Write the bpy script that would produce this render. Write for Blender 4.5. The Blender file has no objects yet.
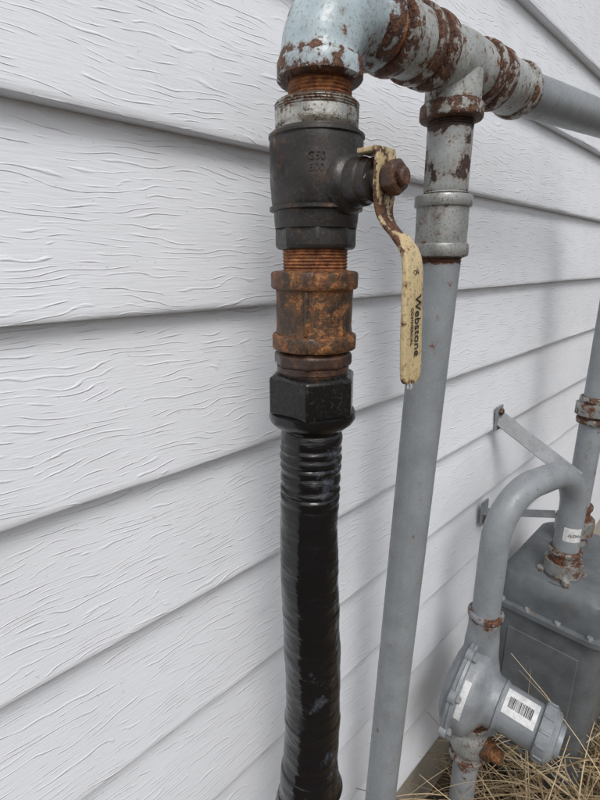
import bpy, math, random
from mathutils import Vector, Matrix, noise
random.seed(7)
C = bpy.context
scn = C.scene
scn.view_settings.view_transform = 'Standard'
scn.view_settings.look = 'None'
scn.view_settings.exposure = 0
V = Vector

# ------------------------------------------------------------------ nodes helpers
class NT:
    def __init__(s, name):
        s.m = bpy.data.materials.new(name); s.m.use_nodes = True
        s.t = s.m.node_tree; s.n = s.t.nodes; s.l = s.t.links
        s.b = s.n['Principled BSDF']
        s.tc = s.n.new('ShaderNodeTexCoord')
    def lk(s, a, b): s.l.new(a, b)
    def put(s, sock, v):
        if isinstance(v, bpy.types.NodeSocket): s.l.new(v, sock)
        else: sock.default_value = v
    def mapping(s, scale=(1,1,1), loc=(0,0,0), rot=(0,0,0), src=None):
        n = s.n.new('ShaderNodeMapping')
        s.lk(src or s.tc.outputs['Object'], n.inputs[0])
        n.inputs['Scale'].default_value = scale; n.inputs['Location'].default_value = loc
        n.inputs['Rotation'].default_value = rot
        return n.outputs[0]
    def noise(s, scale, detail=6, rough=.55, vec=None, dist=0):
        n = s.n.new('ShaderNodeTexNoise')
        s.lk(vec or s.tc.outputs['Object'], n.inputs['Vector'])
        n.inputs['Scale'].default_value = scale; n.inputs['Detail'].default_value = detail
        n.inputs['Roughness'].default_value = rough; n.inputs['Distortion'].default_value = dist
        return n.outputs['Fac']
    def math(s, op, a, b=0.0, c=0.0, clamp=False):
        n = s.n.new('ShaderNodeMath'); n.operation = op; n.use_clamp = clamp
        s.put(n.inputs[0], a); s.put(n.inputs[1], b); s.put(n.inputs[2], c)
        return n.outputs[0]
    def rng(s, v, a, b, c=0.0, d=1.0):
        n = s.n.new('ShaderNodeMapRange'); s.put(n.inputs[0], v)
        for i, x in enumerate((a, b, c, d)): n.inputs[i+1].default_value = x
        return n.outputs[0]
    def mix(s, f, a, b):
        n = s.n.new('ShaderNodeMix'); n.data_type = 'RGBA'
        s.put(n.inputs[0], f)
        for sock, v in ((n.inputs[6], a), (n.inputs[7], b)):
            if isinstance(v, tuple): v = (v[0], v[1], v[2], 1)
            s.put(sock, v)
        return n.outputs[2]
    def ramp(s, f, stops):
        n = s.n.new('ShaderNodeValToRGB'); s.put(n.inputs[0], f)
        e = n.color_ramp.elements
        while len(e) < len(stops): e.new(.5)
        for el, (p, c) in zip(e, stops): el.position = p; el.color = (c[0], c[1], c[2], 1)
        return n.outputs[0]
    def attr(s, name):
        n = s.n.new('ShaderNodeAttribute'); n.attribute_name = name
        return n.outputs['Fac']
    def bump(s, h, dist=.001, strength=1.0, prev=None):
        n = s.n.new('ShaderNodeBump'); s.put(n.inputs['Height'], h)
        n.inputs['Distance'].default_value = dist; n.inputs['Strength'].default_value = strength
        if prev: s.lk(prev, n.inputs['Normal'])
        return n.outputs[0]
    def out(s, color=None, rough=None, normal=None, metal=None, spec=None, coat=None):
        if color is not None:
            if isinstance(color, tuple): color = (*color, 1)
            s.put(s.b.inputs['Base Color'], color)
        if rough is not None: s.put(s.b.inputs['Roughness'], rough)
        if normal is not None: s.lk(normal, s.b.inputs['Normal'])
        if metal is not None: s.put(s.b.inputs['Metallic'], metal)
        if spec is not None: s.put(s.b.inputs['Specular IOR Level'], spec)
        if coat is not None: s.put(s.b.inputs['Coat Weight'], coat)
        return s.m

RUST = [(0.30, (.012,.007,.006)), (.43, (.040,.017,.010)), (.52, (.090,.036,.018)), (.61, (.18,.078,.034)), (.74, (.34,.19,.10))]

def painted(name, paint, bias=0.0, rough=.45, dirt=.35, rscale=70, metal=0.0, speck=0.0, rustramp=RUST, mottle=.72, bumpd=.0006, k=.62):
    t = NT(name)
    a = t.attr('rust')
    n1 = t.noise(rscale, 6, .70)
    v = t.math('MULTIPLY_ADD', n1, 1.6, -.30)
    v = t.math('MULTIPLY_ADD', a, k, v)
    v = t.math('ADD', v, bias)
    mask = t.rng(v, .69, .73)
    halo = t.rng(v, .56, .74)
    n2 = t.noise(rscale*3.0, 4, .7)
    rcol = t.ramp(t.math('MULTIPLY_ADD', n1, .40, t.math('MULTIPLY', n2, .60)), rustramp)
    n4 = t.noise(32, 2, .6)
    n5 = t.noise(480, 2, .6)
    p1 = t.mix(t.rng(n4, .38, .66), paint, tuple(c*mottle for c in paint))
    p2 = t.mix(t.math('MULTIPLY', t.rng(n5, .56, .68), dirt), p1, (.09,.075,.06))
    if speck > 0:
        p2 = t.mix(t.math('MULTIPLY', t.rng(n5, .36, .30), speck), p2, (.60,.62,.63))
    p2 = t.mix(t.math('MULTIPLY', t.rng(n2, .50, .68), dirt*.5), p2, tuple(c*.5 for c in paint))
    p3 = t.mix(t.math('MULTIPLY', halo, .6), p2, (.17,.085,.04))
    col = t.mix(mask, p3, rcol)
    r = t.math('MULTIPLY_ADD', mask, .18, t.rng(n2, .3, .7, rough-.14, rough+.14))
    h = t.math('ADD', t.math('MULTIPLY', mask, t.rng(n2, .3, .7, -.6, 1.0)), t.math('MULTIPLY', n5, .30))
    nrm = t.bump(h, bumpd, .9)
    return t.out(col, r, nrm, metal=(t.math('MULTIPLY', t.math('SUBTRACT', 1.0, mask), metal) if metal else 0.0))

M = {}
M['elbowpaint'] = painted('flaking_blue_grey_paint', (.45,.55,.59), -.02, .32, .45, rscale=80)
M['fitting'] = painted('weathered_grey_fitting', (.42,.445,.43), -.02, .38, .65, rscale=95)
M['union'] = painted('rusty_malleable_iron', (.060,.036,.021), .035, .42, .9, rscale=85, mottle=.5, rustramp=[(0.32,(.020,.010,.007)),(.43,(.065,.026,.012)),(.51,(.17,.066,.023)),(.60,(.33,.15,.05)),(.74,(.50,.30,.14))])
M['thread'] = painted('rusty_thread', (.26,.12,.055), .15, .42, .6, rustramp=[(0.30,(.045,.018,.009)),(.44,(.15,.052,.02)),(.56,(.34,.13,.042)),(.74,(.50,.29,.15))])
M['pipe'] = painted('grey_painted_pipe', (.262,.285,.302), -.10, .40, .18, speck=.18, mottle=.84)
M['pipeflake'] = painted('flaking_grey_pipe', (.34,.36,.355), .0, .40, .4, rscale=60, rustramp=[(0.3,(.010,.007,.006)),(.5,(.025,.013,.010)),(.75,(.10,.045,.026))])
M['galv'] = painted('galvanised_coupling', (.35,.36,.35), -.04, .36, .7, metal=.35)
M['bronze'] = painted('tarnished_bronze', (.048,.043,.041), -.08, .38, .5, metal=.30, mottle=.55, rustramp=[(.3,(.04,.028,.022)),(.5,(.11,.08,.06)),(.75,(.26,.22,.18))])
M['nickel'] = painted('scuffed_bare_metal_collar', (.62,.61,.56), .05, .20, .9, rscale=130, metal=.9, mottle=.55, rustramp=[(.3,(.02,.014,.01)),(.5,(.09,.045,.022)),(.75,(.30,.20,.13))])
M['blacknut'] = painted('black_steel_nut', (.011,.011,.011), -.14, .22, .3, metal=.1)
M['darknut'] = painted('dark_rusty_nut', (.050,.028,.022), .0, .36, .4)
M['yellow'] = painted('dirty_cream_vinyl', (.60,.475,.265), -.03, .36, .65, rscale=90, mottle=.80)
M['meter'] = painted('grey_meter_enamel', (.125,.138,.148), -.14, .5, .25)
M['regul'] = painted('light_grey_enamel', (.25,.27,.29), -.13, .4, .35)
M['zinc'] = painted('zinc_bracket', (.27,.285,.30), -.12, .5, .3, metal=.1)

def mk_hose():
    t = NT('black_tape_wrapped_hose')
    n = t.noise(45, 3, .6)
    sc = t.noise(30, 6, .75, vec=t.mapping(scale=(1,1,.8), loc=(1.3,0,.4)))
    scm = t.rng(sc, .57, .69, 0, .65)
    sep = t.n.new('ShaderNodeSeparateXYZ'); t.lk(t.tc.outputs['Object'], sep.inputs[0])
    wr = t.math('FRACT', t.math('ADD', t.math('MULTIPLY_ADD', sep.outputs[2], 30, t.math('MULTIPLY', sep.outputs[0], 16)), t.math('MULTIPLY', n, .9)))
    wrin = t.noise(26, 4, .55, vec=t.mapping(scale=(1,1,4), rot=(.25,.2,0)))
    h = t.math('ADD', t.math('MULTIPLY', wr, .4), t.math('MULTIPLY', wrin, 2.4))
    nrm = t.bump(h, .0010, .75)
    col = t.mix(scm, (.0055,.0056,.0065), (.10,.115,.145))
    return t.out(col, t.rng(n, .3, .7, .10, .26), nrm, spec=.55)
M['hose'] = mk_hose()

def mk_siding():
    t = NT('white_vinyl_woodgrain_siding')
    sep = t.n.new('ShaderNodeSeparateXYZ'); t.lk(t.tc.outputs['Object'], sep.inputs[0])
    x, z = sep.outputs[0], sep.outputs[2]
    course = t.math('FLOOR', t.math('DIVIDE', t.math('SUBTRACT', z, .231), .126))
    xo = t.math('ADD', x, t.math('MULTIPLY', course, 1.713))
    cmb = t.n.new('ShaderNodeCombineXYZ'); t.lk(xo, cmb.inputs[0]); t.lk(z, cmb.inputs[2])
    P = cmb.outputs[0]
    warp = t.noise(1, 2, .5, vec=t.mapping(scale=(12,1,32), src=P))
    ph = t.math('ADD', t.math('MULTIPLY', z, 1/.0050), t.math('MULTIPLY', warp, 7.0))
    sn = t.math('SINE', t.math('MULTIPLY', ph, 6.2832))
    ridge = t.rng(sn, .66, 1.0)
    mask = t.rng(t.noise(1, 2, .6, vec=t.mapping(scale=(26,1,150), loc=(4,0,2), src=P)), .46, .60)
    fine = t.noise(1, 3, .65, vec=t.mapping(scale=(38,1,520), src=P))
    h = t.math('ADD', t.math('MULTIPLY', ridge, mask), t.math('MULTIPLY', fine, .7))
    nrm = t.bump(h, .00055, .85)
    d1 = t.noise(9, 4, .65); d2 = t.noise(230, 2, .6)
    col = t.mix(t.rng(d1, .42, .72, 0, .4), (.795,.82,.86), (.68,.70,.725))
    col = t.mix(t.rng(d2, .70, .76, 0, .4), col, (.35,.33,.30))
    return t.out(col, .36, nrm, spec=.45)
M['siding'] = mk_siding()

def mk_concrete():
    t = NT('tan_parged_concrete')
    n = t.noise(14, 4, .65); f = t.noise(300, 3, .6)
    col = t.mix(t.rng(n, .3, .7), (.42,.38,.32), (.29,.26,.215))
    return t.out(col, .85, t.bump(t.math('ADD', n, t.math('MULTIPLY', f, .4)), .004, .7))
M['concrete'] = mk_concrete()
def mk_ground():
    t = NT('soil_and_mulch')
    n = t.noise(6, 4, .7); f = t.noise(70, 5, .7)
    col = t.ramp(t.math('ADD', t.math('MULTIPLY', n, .4), t.math('MULTIPLY', f, .6)), [(.3,(.03,.022,.015)),(.5,(.09,.065,.042)),(.68,(.20,.155,.10))])
    return t.out(col, .9, t.bump(f, .02, .8))
M['ground'] = mk_ground()
def mk_straw():
    t = NT('dry_straw')
    a = t.attr('rust')
    col = t.ramp(a, [(0,(.12,.08,.04)),(.4,(.33,.24,.13)),(1,(.58,.47,.30))])
    return t.out(col, .6)
M['straw'] = mk_straw()
def plain(name, c, r=.5, m=0.0):
    t = NT(name); n = t.noise(150, 2, .6)
    return t.out(t.mix(t.rng(n, .35, .7), c, tuple(x*.75 for x in c)), r, metal=m)
M['white'] = plain('label_white', (.72,.73,.73), .45)
M['ink'] = plain('print_black', (.02,.02,.022), .5)
M['glass'] = plain('index_window', (.05,.055,.06), .1)
tw = NT('water'); tw.b.inputs['Transmission Weight'].default_value = 1; tw.b.inputs['Roughness'].default_value = .02; tw.b.inputs['IOR'].default_value = 1.33
M['water'] = tw.m

# ------------------------------------------------------------------ geometry helpers
def empty(name):
    o = bpy.data.objects.new(name, None); o.empty_display_size = .05
    C.collection.objects.link(o); return o
def add(name, verts, faces, mat, parent=None, rust=None, smooth=35):
    me = bpy.data.meshes.new(name); me.from_pydata([tuple(v) for v in verts], [], faces)
    me.validate(); me.update()
    if rust is not None:
        at = me.attributes.new('rust', 'FLOAT', 'POINT')
        at.data.foreach_set('value', [float(r) for r in rust])
    if smooth:
        me.shade_smooth()
        me.set_sharp_from_angle(angle=math.radians(smooth))
    me.materials.append(mat)
    o = bpy.data.objects.new(name, me); C.collection.objects.link(o)
    if parent: o.parent = parent
    return o
def sweep(name, pts, rad, rust, mat, parent, seg=48, jit=0.0, jf=60, up=None, rot=0.0, smooth=35):
    pts = [V(p) for p in pts]; n = len(pts)
    tang = []
    for i in range(n):
        j0, j1 = max(i-1, 0), min(i+1, n-1)
        d = pts[j1]-pts[j0]
        if d.length < 1e-9: d = tang[-1] if tang else V((0,0,1))
        tang.append(d.normalized())
    a = V(up) if up else (V((1,0,0)) if abs(tang[0].x) < .9 else V((0,1,0)))
    u = (a - tang[0]*a.dot(tang[0])).normalized()
    verts, faces, rv = [], [], []
    for i in range(n):
        t = tang[i]; u = (u - t*u.dot(t)).normalized(); w = t.cross(u)
        for k in range(seg):
            th = 2*math.pi*k/seg + rot
            d = u*math.cos(th)+w*math.sin(th)
            p = pts[i]+d*rad[i]
            if jit: p = p + d*(noise.noise(p*jf)*jit + noise.noise(p*jf*4.1)*jit*.35)
            verts.append(p); rv.append(rust[i])
    for i in range(n-1):
        for k in range(seg):
            k2 = (k+1) % seg
            faces.append((i*seg+k, i*seg+k2, (i+1)*seg+k2, (i+1)*seg+k))
    faces.append(tuple(range(seg))[::-1]); faces.append(tuple((n-1)*seg+k for k in range(seg)))
    return add(name, verts, faces, mat, parent, rv, smooth)
def lathe(name, p0, d, prof, mat, parent, seg=48, jit=0.0, jf=60, dens=.004, **kw):
    p0 = V(p0); d = V(d).normalized(); P, R, U = [], [], []
    last = None
    for pr in prof:
        s, r = pr[0], pr[1]; ru = pr[2] if len(pr) > 2 else 0.0
        if last and dens and s-last[0] > dens*1.5:
            k = int((s-last[0])/dens)
            for i in range(1, k):
                f = i/k; P.append(p0+d*(last[0]+(s-last[0])*f)); R.append(last[1]+(r-last[1])*f); U.append(last[2]+(ru-last[2])*f)
        if last and abs(s-last[0]) < 1e-7: s += 1e-5
        P.append(p0+d*s); R.append(r); U.append(ru); last = (s, r, ru)
    return sweep(name, P, R, U, mat, parent, seg, jit, jf, **kw)
def bead(s0, w, r, h, ru=.3):
    return [(s0, r, ru+.15), (s0+.0006, r+h*.75, ru+.05), (s0+.0018, r+h, ru), (s0+w*.5, r+h, ru*.8), (s0+w-.0018, r+h, ru), (s0+w-.0006, r+h*.75, ru+.05), (s0+w, r, ru+.15)]
def threads(s0, s1, r, pitch=.0022, dep=.0009, ru=.5):
    o = []; n = max(1, int(round((s1-s0)/pitch))); p = (s1-s0)/n
    for i in range(n):
        a = s0+i*p; o += [(a, r-dep, ru+.2), (a+p*.4, r, ru), (a+p*.6, r, ru)]
    o.append((s1, r-dep, ru)); return o
def box(name, c, size, mat, parent, rot=None, bev=.0015, rust=0):
    hx, hy, hz = [x/2 for x in size]
    vs = [V((x, y, z)) for x in (-hx, hx) for y in (-hy, hy) for z in (-hz, hz)]
    if rot is not None: vs = [rot @ v for v in vs]
    vs = [v+V(c) for v in vs]
    fs = [(0,1,3,2),(4,6,7,5),(0,4,5,1),(2,3,7,6),(0,2,6,4),(1,5,7,3)]
    o = add(name, vs, fs, mat, parent, [rust]*8, smooth=0)
    if bev:
        m = o.modifiers.new('bev', 'BEVEL'); m.width = bev; m.segments = 3
    return o
def hexbolt(name, p, d, r, h, mat, parent):
    return lathe(name, p, d, [(0, r, .2), (h*.8, r, .2), (h, r*.85, .2)], mat, parent, seg=6, dens=0)

# ------------------------------------------------------------------ wall
wall = empty('vinyl_siding_wall')
EXP = .126; Z0 = .231; NC = 26
xs = []
x = -3.0
while x < 12:
    xs.append(x); x += .02 if -.1 < x < 1.8 else .25
verts, faces = [], []
prof = []
for k in range(NC):
    zb = Z0+k*EXP
    prof += [(.004, zb+.0002), (-.0118, zb), (-.0138, zb+.0008), (-.0145, zb+.0024), (-.0142, zb+.006), (-.0125, zb+.022), (-.0085, zb+.062), (-.0045, zb+.10), (-.0012, zb+EXP+.0002)]
for x in xs:
    for j, (y, z) in enumerate(prof):
        k = j//9; jj = j % 9
        wv = noise.noise(V((x*2.2, k*7.3, 1.5)))*.0016 + noise.noise(V((x*9, k*5.3, jj*.8)))*.0005 if 0 < jj < 8 else 0
        wz = noise.noise(V((x*1.7, k*3.1, 9.5)))*.0012 + noise.noise(V((x*11, k*2.1, 4.5)))*.0003 if 0 < jj < 5 else 0
        verts.append((x, y+wv, z+wz))
n = len(prof)
for i in range(len(xs)-1):
    for j in range(n-1):
        faces.append((i*n+j, (i+1)*n+j, (i+1)*n+j+1, i*n+j+1))
add('siding', verts, faces, M['siding'], wall, smooth=40)
box('foundation', (4.5, .115, .06), (15, .2, .40), M['concrete'], wall, bev=.004)
box('sheathing', (4.5, .115, 1.9), (14.9, .2, 3.2), M['concrete'], wall, bev=0)

# ------------------------------------------------------------------ ground
N = 60
def gx(i):
    f = i/(N)*2-1
    return .6 + math.copysign(abs(f)**3, f)*60
gv = [(gx(i), gx(j)-.6, noise.noise(V((gx(i)*3, gx(j)*3, 0)))*.012) for i in range(N+1) for j in range(N+1)]
gf = [(i*(N+1)+j, (i+1)*(N+1)+j, (i+1)*(N+1)+j+1, i*(N+1)+j+1) for i in range(N) for j in range(N)]
add('ground', gv, gf, M['ground'], None, smooth=60)

# ------------------------------------------------------------------ header pipework
OY = -.100
A = V((.257, OY, 1.302)); hd = (V((.861, OY, 1.336))-A).normalized()
hp = empty('rusty_gas_pipe_header')
pts, rad, ru = [], [], []
zb = 1.260
def pr_add(p, r, q): pts.append(p); rad.append(r); ru.append(q)
R0 = .034
for s, r, q in [(0, .0225, .7), (.0006, .0258, .55), (.0018, .0272, .42), (.0060, .0274, .32), (.0105, .0273, .36), (.0122, .0264, .5), (.0136, .0252, .30)]:
    pr_add(V((A.x, OY, zb-.002+s)), r, q)
zlast = pts[-1].z
for i in range(0, 25):
    a = math.radians(90*i/24)
    p = V((A.x+R0-R0*math.cos(a), OY, A.z-R0+R0*math.sin(a)))
    p.z += (p.x-A.x)*hd.z
    if p.z < zlast+.0008 and i < 6: continue
    pr_add(p, .0247+.001*math.sin(a*2), .03+.20*(i/24)**3)
for s, r, q in [(.004, .0247, .32), (.0075, .0262, .5), (.009, .0272, .46), (.014, .0274, .40), (.0195, .0272, .48), (.0212, .0258, .6), (.0220, .0215, .8)]:
    pr_add(A + hd*(R0+s), r, q)
sweep('elbow', pts, rad, ru, M['elbowpaint'], hp, seg=96, jit=.0004, jf=90, up=(0,1,0))
lathe('nipple_threads', (A.x, OY, 1.2445), (0,0,1), threads(0, .0175, .0205, ru=.5), M['thread'], hp, jit=.0003)
lathe('nipple', A, hd, threads(.055, .078, .0205, ru=.5), M['thread'], hp, jit=.0003)
lathe('run_coupling', A, hd, [(.0665,.021,.7)]+bead(.067,.0115,.0238,.003,.40)+[(.0825,.0238,.12),(.100,.0238,.12)]+bead(.1005,.0105,.0238,.003,.42)+[(.1115,.020,.8)], M['fitting'], hp, seg=96, jit=.0004, jf=90, dens=.002)
lathe('close_nipple', A, hd, threads(.110, .130, .0205, ru=.6), M['thread'], hp)
T = A+hd*.170
lathe('tee_run', A, hd, [(.1195,.0205,.8)]+bead(.120,.012,.0235,.0035,.42)+[(.1335,.0236,.25),(.145,.0240,.08),(.155,.0245,.02),(.170,.025,.0),(.187,.0245,.05),(.203,.0236,.22)]+bead(.206,.012,.0235,.0035,.42)+[(.2185,.0205,.8)], M['fitting'], hp, seg=96, jit=.0004, jf=90, dens=.002)
lathe('tee_branch', T, (0,0,-1), [(.0,.0236,.0),(.020,.0236,.05),(.030,.0240,.3)]+bead(.0315,.0125,.0238,.0032,.45)+[(.0447,.0205,.8)], M['fitting'], hp, seg=96, jit=.0004, jf=90, dens=.002)
lathe('nipple_2', A, hd, threads(.216, .236, .0205, ru=.6), M['thread'], hp)
lathe('end_coupling', A, hd, [(.2295,.0205,.7)]+bead(.230,.0125,.0235,.003,.44)+[(.245,.0236,.2),(.265,.0238,.08),(.285,.0236,.15)]+bead(.291,.0105,.0232,.003,.32)+[(.3025,.0212,.8)], M['fitting'], hp, seg=96, jit=.0004, jf=90, dens=.002)
hs = A+hd*.300; he = V((.94, -.127, A.z+.04))
pl = (he-hs).length
lathe('grey_run_pipe', hs, he-hs, [(0,.0208,1.0),(.010,.0208,.6),(.02,.0207,.25),(.03,.0206,.0),(pl,.0206,0)], M['pipe'], hp, jit=.00015)
pts, rad, ru = [], [], []
EZ = he.z
for i in range(0, 17):
    a = math.radians(90*i/16)
    p = V((.94+.04*math.sin(a), -.127-.003*i/16, EZ-.04+.04*math.cos(a)))
    b = .0265 if i in (0,1,2,14,15,16) else .0235
    pts.append(p); rad.append(b); ru.append(.3 if b > .026 else .05)
sweep('far_elbow', pts, rad, ru, M['fitting'], hp, seg=40, up=(0,1,0))
RZ = EZ-.04
lathe('outlet_riser', (.98,-.13,RZ), (0,0,-1), [(0,.0206,.2),(.3,.0206,0),(RZ-.62,.0206,.2)], M['pipe'], hp, jit=.00015)
lathe('riser_union', (.98,-.13,.915), (0,0,-1), [(0,.021,.5)]+bead(.0005,.01,.0235,.003,.3)+[(.013,.0245,.3),(.014,.031,.22),(.034,.031,.3),(.035,.0245,.5)]+bead(.040,.011,.024,.003,.5)+[(.052,.0205,.7)], M['galv'], hp, seg=48, jit=.0004)
lathe('riser_swivel', (.98,-.13,.70), (0,0,-1), [(0,.021,.7)]+bead(.0005,.010,.024,.003,.5)+[(.012,.0245,.4),(.03,.0245,.5),(.031,.034,.25),(.060,.034,.25),(.062,.027,.5),(.085,.027,.2)], M['galv'], hp, seg=48, jit=.0005)

# ------------------------------------------------------------------ vertical branch pipe
bp = empty('grey_gas_pipe')
ptop = T+V((0,0,-.043))
lathe('flaked_nipple', ptop, (0,0,-1), threads(0,.006,.0198,ru=.8)+[(.0062,.0195,.5),(.012,.0196,.12),(.028,.0196,.18),(.036,.0196,.30),(.048,.0196,.27),(.056,.0196,.08)]+threads(.0582,.066,.0198,ru=.25), M['pipeflake'], bp, jit=.0002)
cp = V((.4245, OY, 1.208))
lathe('pipe_coupling', cp, (0,0,-1), [(0,.0200,.4)]+bead(.0005,.0105,.0232,.0024,.02)+[(.0125,.0232,.08),(.040,.0232,.08)]+bead(.0415,.012,.0232,.0024,.02)+[(.0545,.0200,.6)], M['galv'], bp, seg=80, jit=.0003)
b0 = V((.4245, OY, 1.155)); b1 = V((.415, -.08, .469)); dd = (b1-b0).normalized(); Lp = (b0.z)/-dd.z
lathe('long_pipe', b0, dd, threads(0,.005,.0202,ru=.7)+[(.0053,.0198,.6),(.008,.0199,.15),(.02,.0199,.0),(Lp,.0199,0)], M['pipe'], bp, jit=.00015, dens=.02)

# ------------------------------------------------------------------ ball valve
VX = .2545
bv = empty('ball_valve')
lathe('top_collar', (VX,OY,1.2475), (0,0,-1), [(0,.0208,.3),(.0003,.0250,.25)]+threads(.0015,.0060,.0268,pitch=.0015,dep=.0005,ru=.15)+[(.0065,.0270,.05),(.0165,.0270,.0),(.0185,.0258,.2)], M['nickel'], bv, seg=96, jit=.0005, jf=120)
lathe('body', (VX,OY,1.231), (0,0,-1), [(0,.0262,.1),(.0012,.0285,0),(.0035,.0299,0),(.008,.0305,0),(.030,.0306,0),(.041,.0300,0),(.0455,.0294,0),(.0475,.0284,.05),(.055,.0280,0),(.0595,.0275,.05)], M['bronze'], bv, seg=96, jit=.0005, dens=.002)
o = lathe('bottom_collar', (VX,OY,1.1725), (0,0,-1), [(0,.0270,.1),(.0015,.0277,.0),(.0125,.0277,.05),(.0145,.0258,.25)], M['bronze'], bv, seg=8, dens=0)
m = o.modifiers.new('b','BEVEL'); m.width=.0012; m.segments=2; m.limit_method='ANGLE'
lathe('body_seam', (VX,OY,1.1855), (0,0,-1), [(0,.0294,.1),(.0008,.0312,.1),(.0028,.0312,.1),(.0036,.0294,.1)], M['bronze'], bv, seg=72)
lathe('shoulder_seam', (VX,OY,1.2285), (0,0,-1), [(0,.0290,.1),(.0006,.0311,.1),(.0022,.0313,.1),(.0030,.0302,.1)], M['bronze'], bv, seg=72)
SZ = 1.197
st = V((VX, OY, SZ))
lathe('stem_boss', st+V((0,-.018,0)), (0,-1,0), [(0,.0185,0),(.010,.0185,0),(.014,.0165,0),(.0155,.0145,0),(.023,.0140,0),(.024,.0125,.1),(.030,.0125,.1),(.031,.008,.2),(.042,.008,.2)], M['bronze'], bv, seg=40, jit=.0003)
lathe('packing_nut', st+V((0,-.0425,0)), (0,-1,0), [(0,.0125,.2),(.005,.0125,.2),(.006,.0115,.2)], M['darknut'], bv, seg=6, dens=0)
o = lathe('stem_nut', st+V((0,-.0575,0)), (0,-1,0), [(0,.0095,.3),(.0015,.0102,.3),(.0075,.0102,.35),(.0088,.009,.4)], M['darknut'], bv, seg=6, dens=0, up=(0,0,1))
m = o.modifiers.new('b','BEVEL'); m.width=.0008; m.segments=2
lathe('stem_tip', st+V((0,-.066,0)), (0,-1,0), [(0,.0052,.4),(.003,.0052,.4),(.0038,.0042,.4)], M['darknut'], bv, seg=20)

def strip(name, path, w, th, mat, parent, sub=6):
    P = [V((0, p[0], p[1])) for p in path]
    Q, W, U = [], [], []
    for i in range(len(P)-1):
        p0 = P[max(i-1,0)]; p1 = P[i]; p2 = P[i+1]; p3 = P[min(i+2,len(P)-1)]
        for k in range(sub):
            t = k/sub
            Q.append(.5*((2*p1)+(-p0+p2)*t+(2*p0-5*p1+4*p2-p3)*t*t+(-p0+3*p1-3*p2+p3)*t**3))
            W.append(path[i][2]*(1-t)+path[i+1][2]*t); U.append(path[i][3]*(1-t)+path[i+1][3]*t)
    Q.append(P[-1]); W.append(path[-1][2]); U.append(path[-1][3])
    verts, faces, rv = [], [], []
    cs = []
    for k in range(24):
        a = 2*math.pi*k/24
        c, s_ = math.cos(a), math.sin(a)
        cs.append((math.copysign(abs(c)**.35, c), math.copysign(abs(s_)**.5, s_)))
    n = len(Q)
    for i in range(n):
        t = (Q[min(i+1,n-1)]-Q[max(i-1,0)]).normalized(); nn = V((0, -t.z, t.y))
        for cx, cy in cs:
            edge = .16*max(0, abs(cx)-.8)/.2
            verts.append(V((VX,0,0))+Q[i]+V((1,0,0))*(cx*w/2*W[i])+nn*(cy*th/2)); rv.append(U[i]+edge)
    for i in range(n-1):
        for k in range(24):
            k2 = (k+1)%24
            faces.append((i*24+k, (i+1)*24+k, (i+1)*24+k2, i*24+k2))
    faces.append(tuple(range(24))); faces.append(tuple((n-1)*24+k for k in range(24))[::-1])
    return add(name, verts, faces, mat, parent, rv, smooth=50)
hy = OY-.055
strip('handle_root', [(hy,1.2135,.95,.3),(hy,1.205,1.25,.2),(hy,1.190,1.25,.35),(hy-.0003,1.180,1.0,.55),(hy-.004,1.172,.85,.5),(hy-.013,1.163,.85,.3),(hy-.020,1.155,.85,.2),(hy-.022,1.147,.85,.1)], .0172, .0026, M['yellow'], bv)
strip('handle_grip', [(hy-.0125,1.1645,.86,.15),(hy-.0195,1.1565,.98,.05),(hy-.0225,1.147,1.06,.0),(hy-.0235,1.130,1.12,0),(hy-.0245,1.105,1.17,0),(hy-.0255,1.088,1.17,0.05),(hy-.0257,1.081,1.05,.1),(hy-.0257,1.078,.7,.3)], .0172, .0046, M['yellow'], bv)
box('handle_stop_tab', (VX, hy+.007, 1.2125), (.020,.014,.0028), M['yellow'], bv, bev=.0008, rust=.15)
def text(name, body, size, loc, xdir, ydir, mat, parent, ext=.0001):
    cu = bpy.data.curves.new(name, 'FONT'); cu.body = body; cu.size = size; cu.extrude = ext
    cu.align_x = 'CENTER'; cu.align_y = 'CENTER'
    to = bpy.data.objects.new(name+'_tmp', cu); C.collection.objects.link(to)
    dg = C.evaluated_depsgraph_get(); me = bpy.data.meshes.new_from_object(to.evaluated_get(dg))
    bpy.data.objects.remove(to)
    xd = V(xdir).normalized(); yd = V(ydir); yd = (yd-xd*yd.dot(xd)).normalized(); zd = xd.cross(yd)
    mt = Matrix((xd, yd, zd)).transposed().to_4x4(); mt.translation = V(loc)
    me.transform(mt); me.materials.clear(); me.materials.append(mat)
    me.attributes.new('rust','FLOAT','POINT')
    o = bpy.data.objects.new(name, me); C.collection.objects.link(o); o.parent = parent
    return o
gy = hy-.0244-.0023
text('grip_print', 'Webstone', .0086, (VX+.0020, gy-.0004, 1.113), (0,-.046,-1), (1,0,0), M['ink'], bv)
text('grip_print_2', 'COMMERCIAL', .0036, (VX-.0040, gy-.0004, 1.113), (0,-.046,-1), (1,0,0), M['ink'], bv)
text('grip_arrow', 'ON', .0038, (VX, hy-.0225-.0027, 1.144), (1,0,0), (0,0,1), M['ink'], bv)
fd = V((-.73,-.68,0)).normalized(); xd = V((.68,-.73,0))
text('cast_mark', 'G50\n600', .0066, V((VX,OY,1.208))+fd*.0305, xd, (0,0,1), M['bronze'], bv, ext=.0007)
bpy.ops.mesh.primitive_uv_sphere_add(segments=16, ring_count=12, radius=.0022, location=(VX, hy-.0257, 1.0762))
dr = C.object; dr.name='water_drop'; dr.scale=(1,1,1.35); dr.data.materials.append(M['water']); dr.parent=bv
for p in dr.data.polygons: p.use_smooth=True

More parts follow.
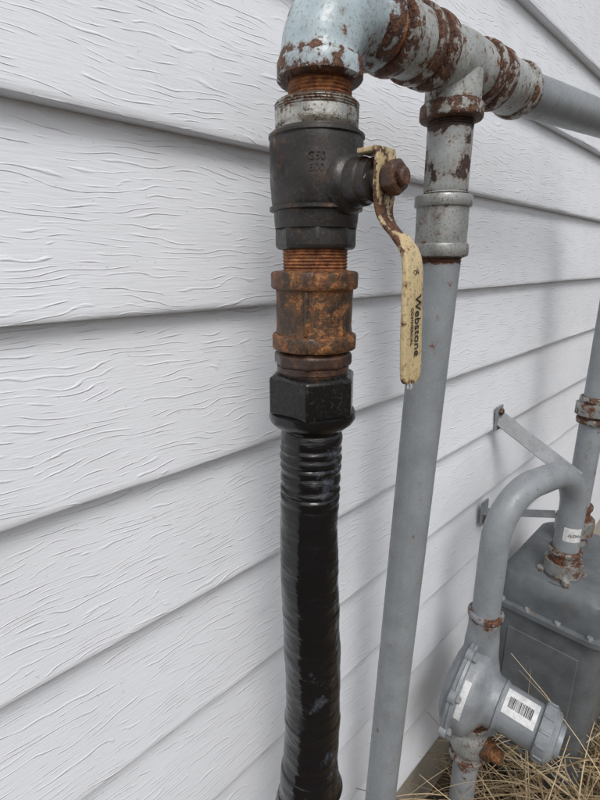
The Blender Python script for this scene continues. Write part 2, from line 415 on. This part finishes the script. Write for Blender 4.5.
# ------------------------------------------------------------------ coupling under the valve
un = empty('pipe_coupling')
lathe('coupling_threads', (VX-.0005,OY,1.1585), (0,0,-1), threads(0,.0150,.0225,ru=.45), M['thread'], un, jit=.0003)
lathe('coupling_body', (VX-.001,OY,1.1445), (0,0,-1), [(0,.022,.4)]+bead(.0004,.0125,.0272,.0030,.32)+[(.0140,.0272,.3),(.020,.0268,.20),(.038,.0268,.18),(.0425,.0272,.3)]+bead(.0432,.0115,.0272,.0028,.32)+[(.0555,.022,.5)], M['union'], un, seg=96, jit=.0005, jf=90, dens=.002)
for ang in (-.2, 2.0, 4.1):
    d = V((math.cos(ang+3.9), math.sin(ang+3.9), 0))
    box('cast_rib', V((VX-.001,OY,1.1165))+d*.0265, (.0035,.003,.030), M['union'], un, bev=.001, rust=.25)

# ------------------------------------------------------------------ hose with compression fitting
hs_ = empty('black_gas_hose')
HX = .2525
def hexa(name, z, h, r, mat, rot, n=6):
    o = lathe(name, (HX,OY,z), (0,0,-1), [(0,r*.90,.1),(.0022,r,.05),(h-.0022,r,.05),(h,r*.92,.1)], mat, hs_, seg=n, dens=0, rot=rot)
    m = o.modifiers.new('b','BEVEL'); m.width=.0012; m.segments=3; m.limit_method='ANGLE'; m.angle_limit=math.radians(15)
    return o
hexa('adapter_hex', 1.0890, .0115, .0285, M['darknut'], .15, 8)
lathe('adapter_neck', (HX,OY,1.0785), (0,0,-1), [(0,.0262,.2),(.004,.0262,.1),(.0045,.0245,.1),(.0085,.0245,.1)], M['darknut'], hs_)
hexa('hex_nut', 1.0725, .0300, .0338, M['blacknut'], .42, 6)
sweep('nut_tape', [V((HX,OY,z)) for z in (1.0445,1.0435,1.039,1.036,1.0335,1.031)], [.0300,.0318,.0318,.0304,.0280,.025], [0]*6, M['hose'], hs_, seg=64, jit=.0016, jf=70)
cl = [(.2522,OY,1.035),(.2516,OY,1.010),(.2503,OY,.978),(.2496,OY,.935),(.2504,OY,.900),(.2528,OY,.855),(.2550,OY,.815),(.2558,OY,.775),(.2548,OY,.725),(.2515,OY,.685),(.2470,OY,.645),(.239,OY-.002,.55),(.235,OY-.004,.40),(.235,OY-.004,.2),(.235,OY-.004,0)]
P, R, U = [], [], []
def cat(cl, i, t):
    p = [V(cl[max(0,min(len(cl)-1,i+k))]) for k in (-1,0,1,2)]
    return .5*((2*p[1])+(-p[0]+p[2])*t+(2*p[0]-5*p[1]+4*p[2]-p[3])*t*t+(-p[0]+3*p[1]-3*p[2]+p[3])*t**3)
dist = 0; prev = None
for i in range(len(cl)-1):
    L = (V(cl[i+1])-V(cl[i])).length; k = max(2, int(L/.0011))
    for j in range(k):
        p = cat(cl, i, j/k)
        if prev is not None: dist += (p-prev).length
        prev = p
        rr = .0229+.0012*min(1, max(0, (dist-.06)/.1))
        amp = .0013 if dist < .055 else max(0, .0013*(1-(dist-.055)/.02))
        q = dist/.0082 + .35*noise.noise(V((dist*90, 0, 0)))
        rr += amp*(1-2*abs(math.sin(math.pi*q))**.6)*-1*(.6+.8*abs(noise.noise(V((dist*60, 3, 0)))))
        rr += .0006*noise.noise(V((dist*40, 8, 0)))
        if dist > .165: rr += .0005*min(1,(dist-.165)/.0015)
        if dist > .285: rr += .0008*min(1,(dist-.285)/.002)
        if dist > .345: rr += .0010*min(1,(dist-.345)/.002)
        P.append(p); R.append(rr); U.append(0)
sweep('hose', P, R, U, M['hose'], hs_, seg=64, jit=.0009, jf=46, smooth=60)
pp = min(P, key=lambda q: abs(q.z-.700))
lathe('tape_fold', pp, (.10,.05,-1), [(0,.0240,0),(.001,.0258,0),(.012,.0264,0),(.030,.0272,0),(.038,.0288,0),(.041,.0300,0),(.0415,.0255,0)], M['hose'], hs_, jit=.0018, jf=48, seg=72, dens=.002)
pp = min(P, key=lambda q: abs(q.z-.655))
lathe('tape_fold', pp, (-.16,.02,-1), [(0,.0250,0),(.001,.0272,0),(.012,.0282,0),(.024,.0290,0),(.0245,.0255,0)], M['hose'], hs_, jit=.0022, jf=55, seg=72, dens=.002)

# ------------------------------------------------------------------ gas meter
gm = empty('gas_meter')
MC = V((.935, -.148, 0))
def rrect(hx, hy, r, n=6):
    o = []
    for cx, cy, a0 in ((hx-r,hy-r,0),(-hx+r,hy-r,90),(-hx+r,-hy+r,180),(hx-r,-hy+r,270)):
        for k in range(n+1):
            a = math.radians(a0+90*k/n); o.append((cx+r*math.cos(a), cy+r*math.sin(a)))
    return o
def loft(name, c, rings, mat, parent):
    verts, faces = [], []; m = None
    for z, hx, hy_, r in rings:
        q = rrect(hx, hy_, r); m = len(q)
        for a, b in q: verts.append(V((c.x+a, c.y+b, z)))
    for i in range(len(rings)-1):
        for k in range(m):
            faces.append((i*m+k, i*m+(k+1)%m, (i+1)*m+(k+1)%m, (i+1)*m+k))
    faces.append(tuple(range(m))[::-1]); faces.append(tuple((len(rings)-1)*m+k for k in range(m)))
    return add(name, verts, faces, mat, parent, [0.02]*len(verts), smooth=40)
loft('meter_case', MC, [(.14,.105,.070,.03),(.145,.118,.082,.030),(.165,.124,.088,.028),(.50,.126,.090,.028),(.535,.127,.091,.028),(.537,.137,.101,.032),(.546,.137,.101,.032),(.548,.128,.092,.028),(.580,.128,.092,.028),(.602,.124,.088,.028),(.613,.112,.076,.026),(.618,.095,.06,.025)], M['meter'], gm)
loft('case_band', MC, [(.222,.1245,.0885,.028),(.223,.1285,.0925,.028),(.232,.1285,.0925,.028),(.233,.1245,.0885,.028)], M['meter'], gm)
for i, (a, b) in enumerate([(-.13,-.07),(-.13,-.02),(-.13,.03),(-.13,.075),(-.09,-.094),(-.03,-.094),(.03,-.094),(.09,-.094),(.13,0)]):
    hexbolt('case_bolt', (MC.x+a, MC.y+b, .546), (0,0,1), .0055, .006, M['zinc'], gm)
box('case_panel', (MC.x-.1262, MC.y, .385), (.004,.120,.22), M['meter'], gm, bev=.0018)
loft('index_cover', V((MC.x, MC.y-.098, 0)), [(.42,.05,.016,.012),(.425,.055,.02,.014),(.515,.055,.02,.014),(.52,.05,.016,.012)], M['regul'], gm)
box('index_window', (MC.x, MC.y-.119, .475), (.075,.003,.04), M['glass'], gm)
PX, PY = .855, -.150
lathe('inlet_port', (PX,PY,.600), (0,0,1), [(0,.036,.1),(.012,.036,.1),(.013,.030,.2),(.020,.030,.3)], M['meter'], gm)
lathe('outlet_port', (.98,-.13,.600), (0,0,1), [(0,.036,.1),(.012,.036,.1),(.013,.030,.2),(.020,.030,.3)], M['meter'], gm)
lathe('inlet_swivel', (PX,PY,.668), (0,0,-1), [(0,.022,.6)]+bead(.0005,.009,.024,.003,.4)+[(.011,.0245,.5),(.022,.0245,.5),(.023,.031,.22),(.047,.031,.25),(.048,.026,.5),(.058,.026,.5)], M['galv'], gm, seg=48, jit=.0004)
for a in range(4):
    d = V((math.cos(a*1.571+.5), math.sin(a*1.571+.5), 0))*.034
    hexbolt('swivel_lug', V((PX,PY,.614))+d, (0,0,1), .007, .010, M['galv'], gm)

# ------------------------------------------------------------------ gooseneck
gn = empty('gooseneck_pipe')
a0 = V((.655,-.10,0)); a1 = V((PX,PY,0)); hv = (a1-a0); span = hv.length; hv.normalize()
r = .080; ztop = .823
P = [a0+V((0,0,z)) for z in (.600,.64,.68,.72,ztop-r)]
for i in range(1, 17):
    a = math.radians(90*i/16); P.append(a0+hv*(r-r*math.cos(a))+V((0,0,ztop-r+r*math.sin(a))))
P.append(a0+hv*(span/2)+V((0,0,ztop)))
for i in range(0, 17):
    a = math.radians(90*i/16); P.append(a1-hv*(r-r*math.sin(a))+V((0,0,ztop-r+r*math.cos(a))))
P += [a1+V((0,0,z)) for z in (.72,.69,.66)]
sweep('bent_tube', P, [.0208]*len(P), [.5]+[0]*(len(P)-2)+[.3], M['pipe'], gn, seg=48)
def cylpatch(name, c, ax, rad_, s0, s1, a0_, a1_, ref, mat, parent, n=16):
    ax = V(ax).normalized(); u = V(ref); u = (u-ax*u.dot(ax)).normalized(); w = ax.cross(u)
    verts, faces = [], []
    for i in range(n+1):
        a = a0_+(a1_-a0_)*i/n
        d = u*math.cos(a)+w*math.sin(a)
        verts += [V(c)+ax*s0+d*rad_, V(c)+ax*s1+d*rad_]
    for i in range(n): faces.append((i*2, i*2+2, i*2+3, i*2+1))
    return add(name, verts, faces, mat, parent, [0]*len(verts))
cam_ref = (-.72,-.69,0)
cylpatch('flow_sticker', (PX,PY,.690), (0,0,1), .0212, 0, .026, -.9, .5, cam_ref, M['white'], gn)
text('flow_print', 'FLOW', .0075, V((PX,PY,.703))+V((-.78,-.62,0)).normalized()*.0222, (.62,-.78,0), (0,0,1), M['ink'], gn)

# ------------------------------------------------------------------ regulator
rg = empty('gas_regulator')
RC = V((.635,-.095,.490))
ax = V((.10,-1,-.10)).normalized()
lathe('outlet_hub', (.655,-.10,.625), (0,0,-1), [(0,.0225,.6)]+bead(.0005,.009,.024,.003,.5)+[(.013,.024,.4),(.03,.0235,.1),(.06,.026,.0),(.10,.028,0),(.16,.026,0)]+bead(.165,.014,.027,.004,.2)+[(.18,.022,.5)], M['regul'], rg, jit=.0004)
lathe('diaphragm_case', RC+ax*-.030, ax, [(0,.034,0),(.004,.055,0),(.012,.071,0),(.020,.075,0),(.0205,.086,0),(.0245,.087,0),(.0255,.0855,.1),(.0265,.087,0),(.0305,.086,0),(.031,.076,0),(.044,.074,0),(.049,.071,0),(.058,.056,0),(.064,.044,0),(.068,.040,0),(.085,.037,0)], M['regul'], rg, seg=72)
lathe('spring_tower', RC+ax*.048, ax, [(0,.038,0),(.002,.040,0),(.006,.036,0),(.058,.035,0),(.060,.0405,0),(.076,.0405,0),(.078,.037,0),(.083,.034,0),(.085,.025,0),(.091,.024,0)], M['regul'], rg, seg=56)
for i in range(12):
    a = i*math.pi/6
    u2 = ax.orthogonal().normalized(); w2 = ax.cross(u2)
    d = u2*math.cos(a)+w2*math.sin(a)
    bx = d.cross(ax)
    box('cap_rib', RC+ax*.116+d*.0405, (.004,.0035,.013), M['regul'], rg, rot=Matrix((bx, d, ax)).transposed(), bev=.0008)
ux = ax.orthogonal().normalized(); wx = ax.cross(ux)
for i in range(8):
    a = i*math.pi/4+.3
    d = ux*math.cos(a)+wx*math.sin(a)
    hexbolt('flange_bolt', RC+d*.0815+ax*.001, ax, .0055, .006, M['zinc'], rg)
    lathe('flange_ear', RC+d*.083+ax*-.0095, ax, [(0,.0105,0),(.0102,.0105,0)], M['regul'], rg, seg=20)
lathe('vent', RC+ax*.02+V((.02,0,-.055)), (.3,-.2,-1), [(0,.016,0),(.02,.016,0),(.022,.019,0),(.034,.019,.1),(.036,.014,.2)], M['regul'], rg, seg=30)
sref = (-.5,-.2,.85)
cylpatch('barcode_label', RC+ax*.052, ax, .0362, .004, .050, -.65, .45, sref, M['white'], rg)
bs = .010
while bs < .042:
    w_ = random.choice((.0005,.0009,.0014))
    cylpatch('barcode_bar', RC+ax*.052, ax, .0364, bs, bs+w_, -.30, .15, sref, M['ink'], rg, n=8)
    bs += w_+random.choice((.0006,.001))
lr = V((-.80,-.10,.45))
cylpatch('case_label', RC+ax*.0035, ax, .0757, -.001, .009, -.35, .45, lr, M['white'], rg)
lathe('inlet_nipple', (.650,-.10,.452), (0,0,-1), threads(0,.02,.0205,ru=.6)+[(.021,.0205,.6),(.06,.0205,.3)], M['thread'], rg)
lathe('service_cock', (.650,-.10,.415), (0,0,-1), [(0,.022,.5)]+bead(.0005,.012,.0255,.004,.35)+[(.016,.025,.15),(.03,.031,.05),(.055,.031,.05),(.07,.025,.15)]+bead(.072,.012,.0255,.004,.35)+[(.0865,.021,.5)], M['galv'], rg, jit=.0004)
lathe('cock_key', (.650,-.128,.372), (0,-1,0), [(0,.018,.3),(.012,.018,.3),(.013,.012,.4),(.028,.011,.4)], M['union'], rg, seg=24)
lathe('service_riser', (.650,-.10,.33), (0,0,-1), [(0,.0206,.5),(.03,.0206,.1),(.33,.0206,.2)], M['pipe'], rg)

# ------------------------------------------------------------------ bracket
bk = empty('pipe_wall_bracket')
def bar(name, p, q, w, th, upv, mat, parent):
    p, q = V(p), V(q); x_ = (q-p); L = x_.length; x_.normalize(); z_ = V(upv); y_ = z_.cross(x_).normalized(); z_ = x_.cross(y_)
    rot = Matrix((x_, y_, z_)).transposed()
    return box(name, (p+q)/2, (L, w, th), mat, parent, rot=rot, bev=.0006)
bar('upper_strut', (.830,-.012,.886), (.853,-.150,.800), .026, .0035, (-.7,.1,.6), M['zinc'], bk)
bar('wall_plate', (.830,-.0165,.860), (.830,-.0165,.905), .026, .003, (0,1,0), M['zinc'], bk)
bar('lower_arm', (.815,-.012,.700), (.858,-.125,.722), .024, .0035, (0,0,1), M['zinc'], bk)
bar('wall_plate', (.815,-.0165,.675), (.815,-.0165,.725), .026, .003, (0,1,0), M['zinc'], bk)
hexbolt('bracket_bolt', (.830,-.018,.895), (0,-1,0), .006, .006, M['darknut'], bk)
hexbolt('bracket_bolt', (.815,-.018,.685), (0,-1,0), .006, .006, M['darknut'], bk)

# ------------------------------------------------------------------ dry grass
verts, faces, rv = [], [], []
def blade(p, d, L, w, bend, c):
    p = V(p); d = V(d).normalized(); side = d.cross(V((random.uniform(-1,1),random.uniform(-1,1),random.uniform(-1,1)))).normalized()
    n = 7; base = len(verts)
    for i in range(n+1):
        f = i/n
        ww = w*(1-.75*f)
        s2 = side.cross(d)
        for q in (side, side*-.5+s2*.86, side*-.5-s2*.86):
            verts.append(p+q*ww*.5); rv.append(c)
        d = (d+V(bend)/n).normalized(); p = p+d*(L/n)
        if p.z < .004: p.z = .004+random.random()*.01; d.z = abs(d.z)*.2
    for i in range(n):
        for k in range(3):
            a = base+i*3; faces.append((a+k, a+(k+1)%3, a+3+(k+1)%3, a+3+k))
for i in range(2600):
    px = random.gauss(.88, .20); py = -.16-abs(random.gauss(.0,.18))
    if px < .56 or (px < .75 and py > -.14 and random.random() < .8): continue
    az = random.uniform(0, 6.283); el = random.uniform(-.05, .9)
    blade((px, py, random.uniform(0,.27)), (math.cos(az), math.sin(az), el), random.uniform(.10,.32), random.uniform(.0016,.0042), (random.uniform(-.5,.5), random.uniform(-.5,.5), random.uniform(-1.1,.2)), random.random())
for i in range(900):
    px = random.uniform(-.3, 2.2); py = random.uniform(-.9, -.02)
    az = random.uniform(0, 6.283)
    blade((px, py, .006), (math.cos(az), math.sin(az), random.uniform(0,.25)), random.uniform(.05,.2), random.uniform(.0014,.003), (random.uniform(-.4,.4), random.uniform(-.4,.4), -.4), random.random())
# long stems leaning out of the tangle in front of the meter
blade((.775,-.42,.06), (-.02,.10,.50), .56, .0036, (-.14,.62,-.20), .95)
blade((.80,-.40,.08), (-.10,.12,.50), .46, .0032, (-.35,.35,-.25), .9)
blade((.82,-.38,.12), (-.20,.25,1.2), .34, .003, (.3,.1,-.2), .8)
blade((.80,-.42,.20), (-.5,.6,.9), .28, .003, (-.4,.1,-.6), .95)
add('dry_grass', verts, faces, M['straw'], None, rv, smooth=0)

# ------------------------------------------------------------------ light
w = bpy.data.worlds.new('World'); scn.world = w; w.use_nodes = True
wn = w.node_tree.nodes; wl = w.node_tree.links
bg = wn['Background']
sky = wn.new('ShaderNodeTexSky'); sky.sky_type = 'NISHITA'; sky.sun_disc = False
EL, AZ = math.radians(52), math.radians(215)
sky.sun_elevation = EL; sky.sun_rotation = AZ
sky.dust_density = 4.0
hsv = wn.new('ShaderNodeHueSaturation'); hsv.inputs['Saturation'].default_value = .32
wl.new(sky.outputs[0], hsv.inputs['Color']); wl.new(hsv.outputs[0], bg.inputs[0])
bg.inputs[1].default_value = .135
sd = V((math.sin(AZ)*math.cos(EL), math.cos(AZ)*math.cos(EL), math.sin(EL)))
sl = bpy.data.lights.new('sun', 'SUN'); sl.energy = 1.15; sl.angle = math.radians(28); sl.color = (1,.985,.965)
so = bpy.data.objects.new('sun', sl); C.collection.objects.link(so)
so.rotation_euler = sd.to_track_quat('Z','Y').to_euler()

# ------------------------------------------------------------------ camera
cd = bpy.data.cameras.new('camera'); co = bpy.data.objects.new('camera', cd); C.collection.objects.link(co)
co.location = (0, -.335, 1.15)
pt, hdg = math.radians(16.04), math.radians(44.5)
f = V((math.cos(hdg)*math.cos(pt), math.sin(hdg)*math.cos(pt), -math.sin(pt)))
co.rotation_euler = f.to_track_quat('-Z','Y').to_euler()
cd.sensor_fit = 'VERTICAL'; cd.sensor_height = 24; cd.lens = 14.4
cd.clip_start = .01; cd.clip_end = 500
scn.camera = co
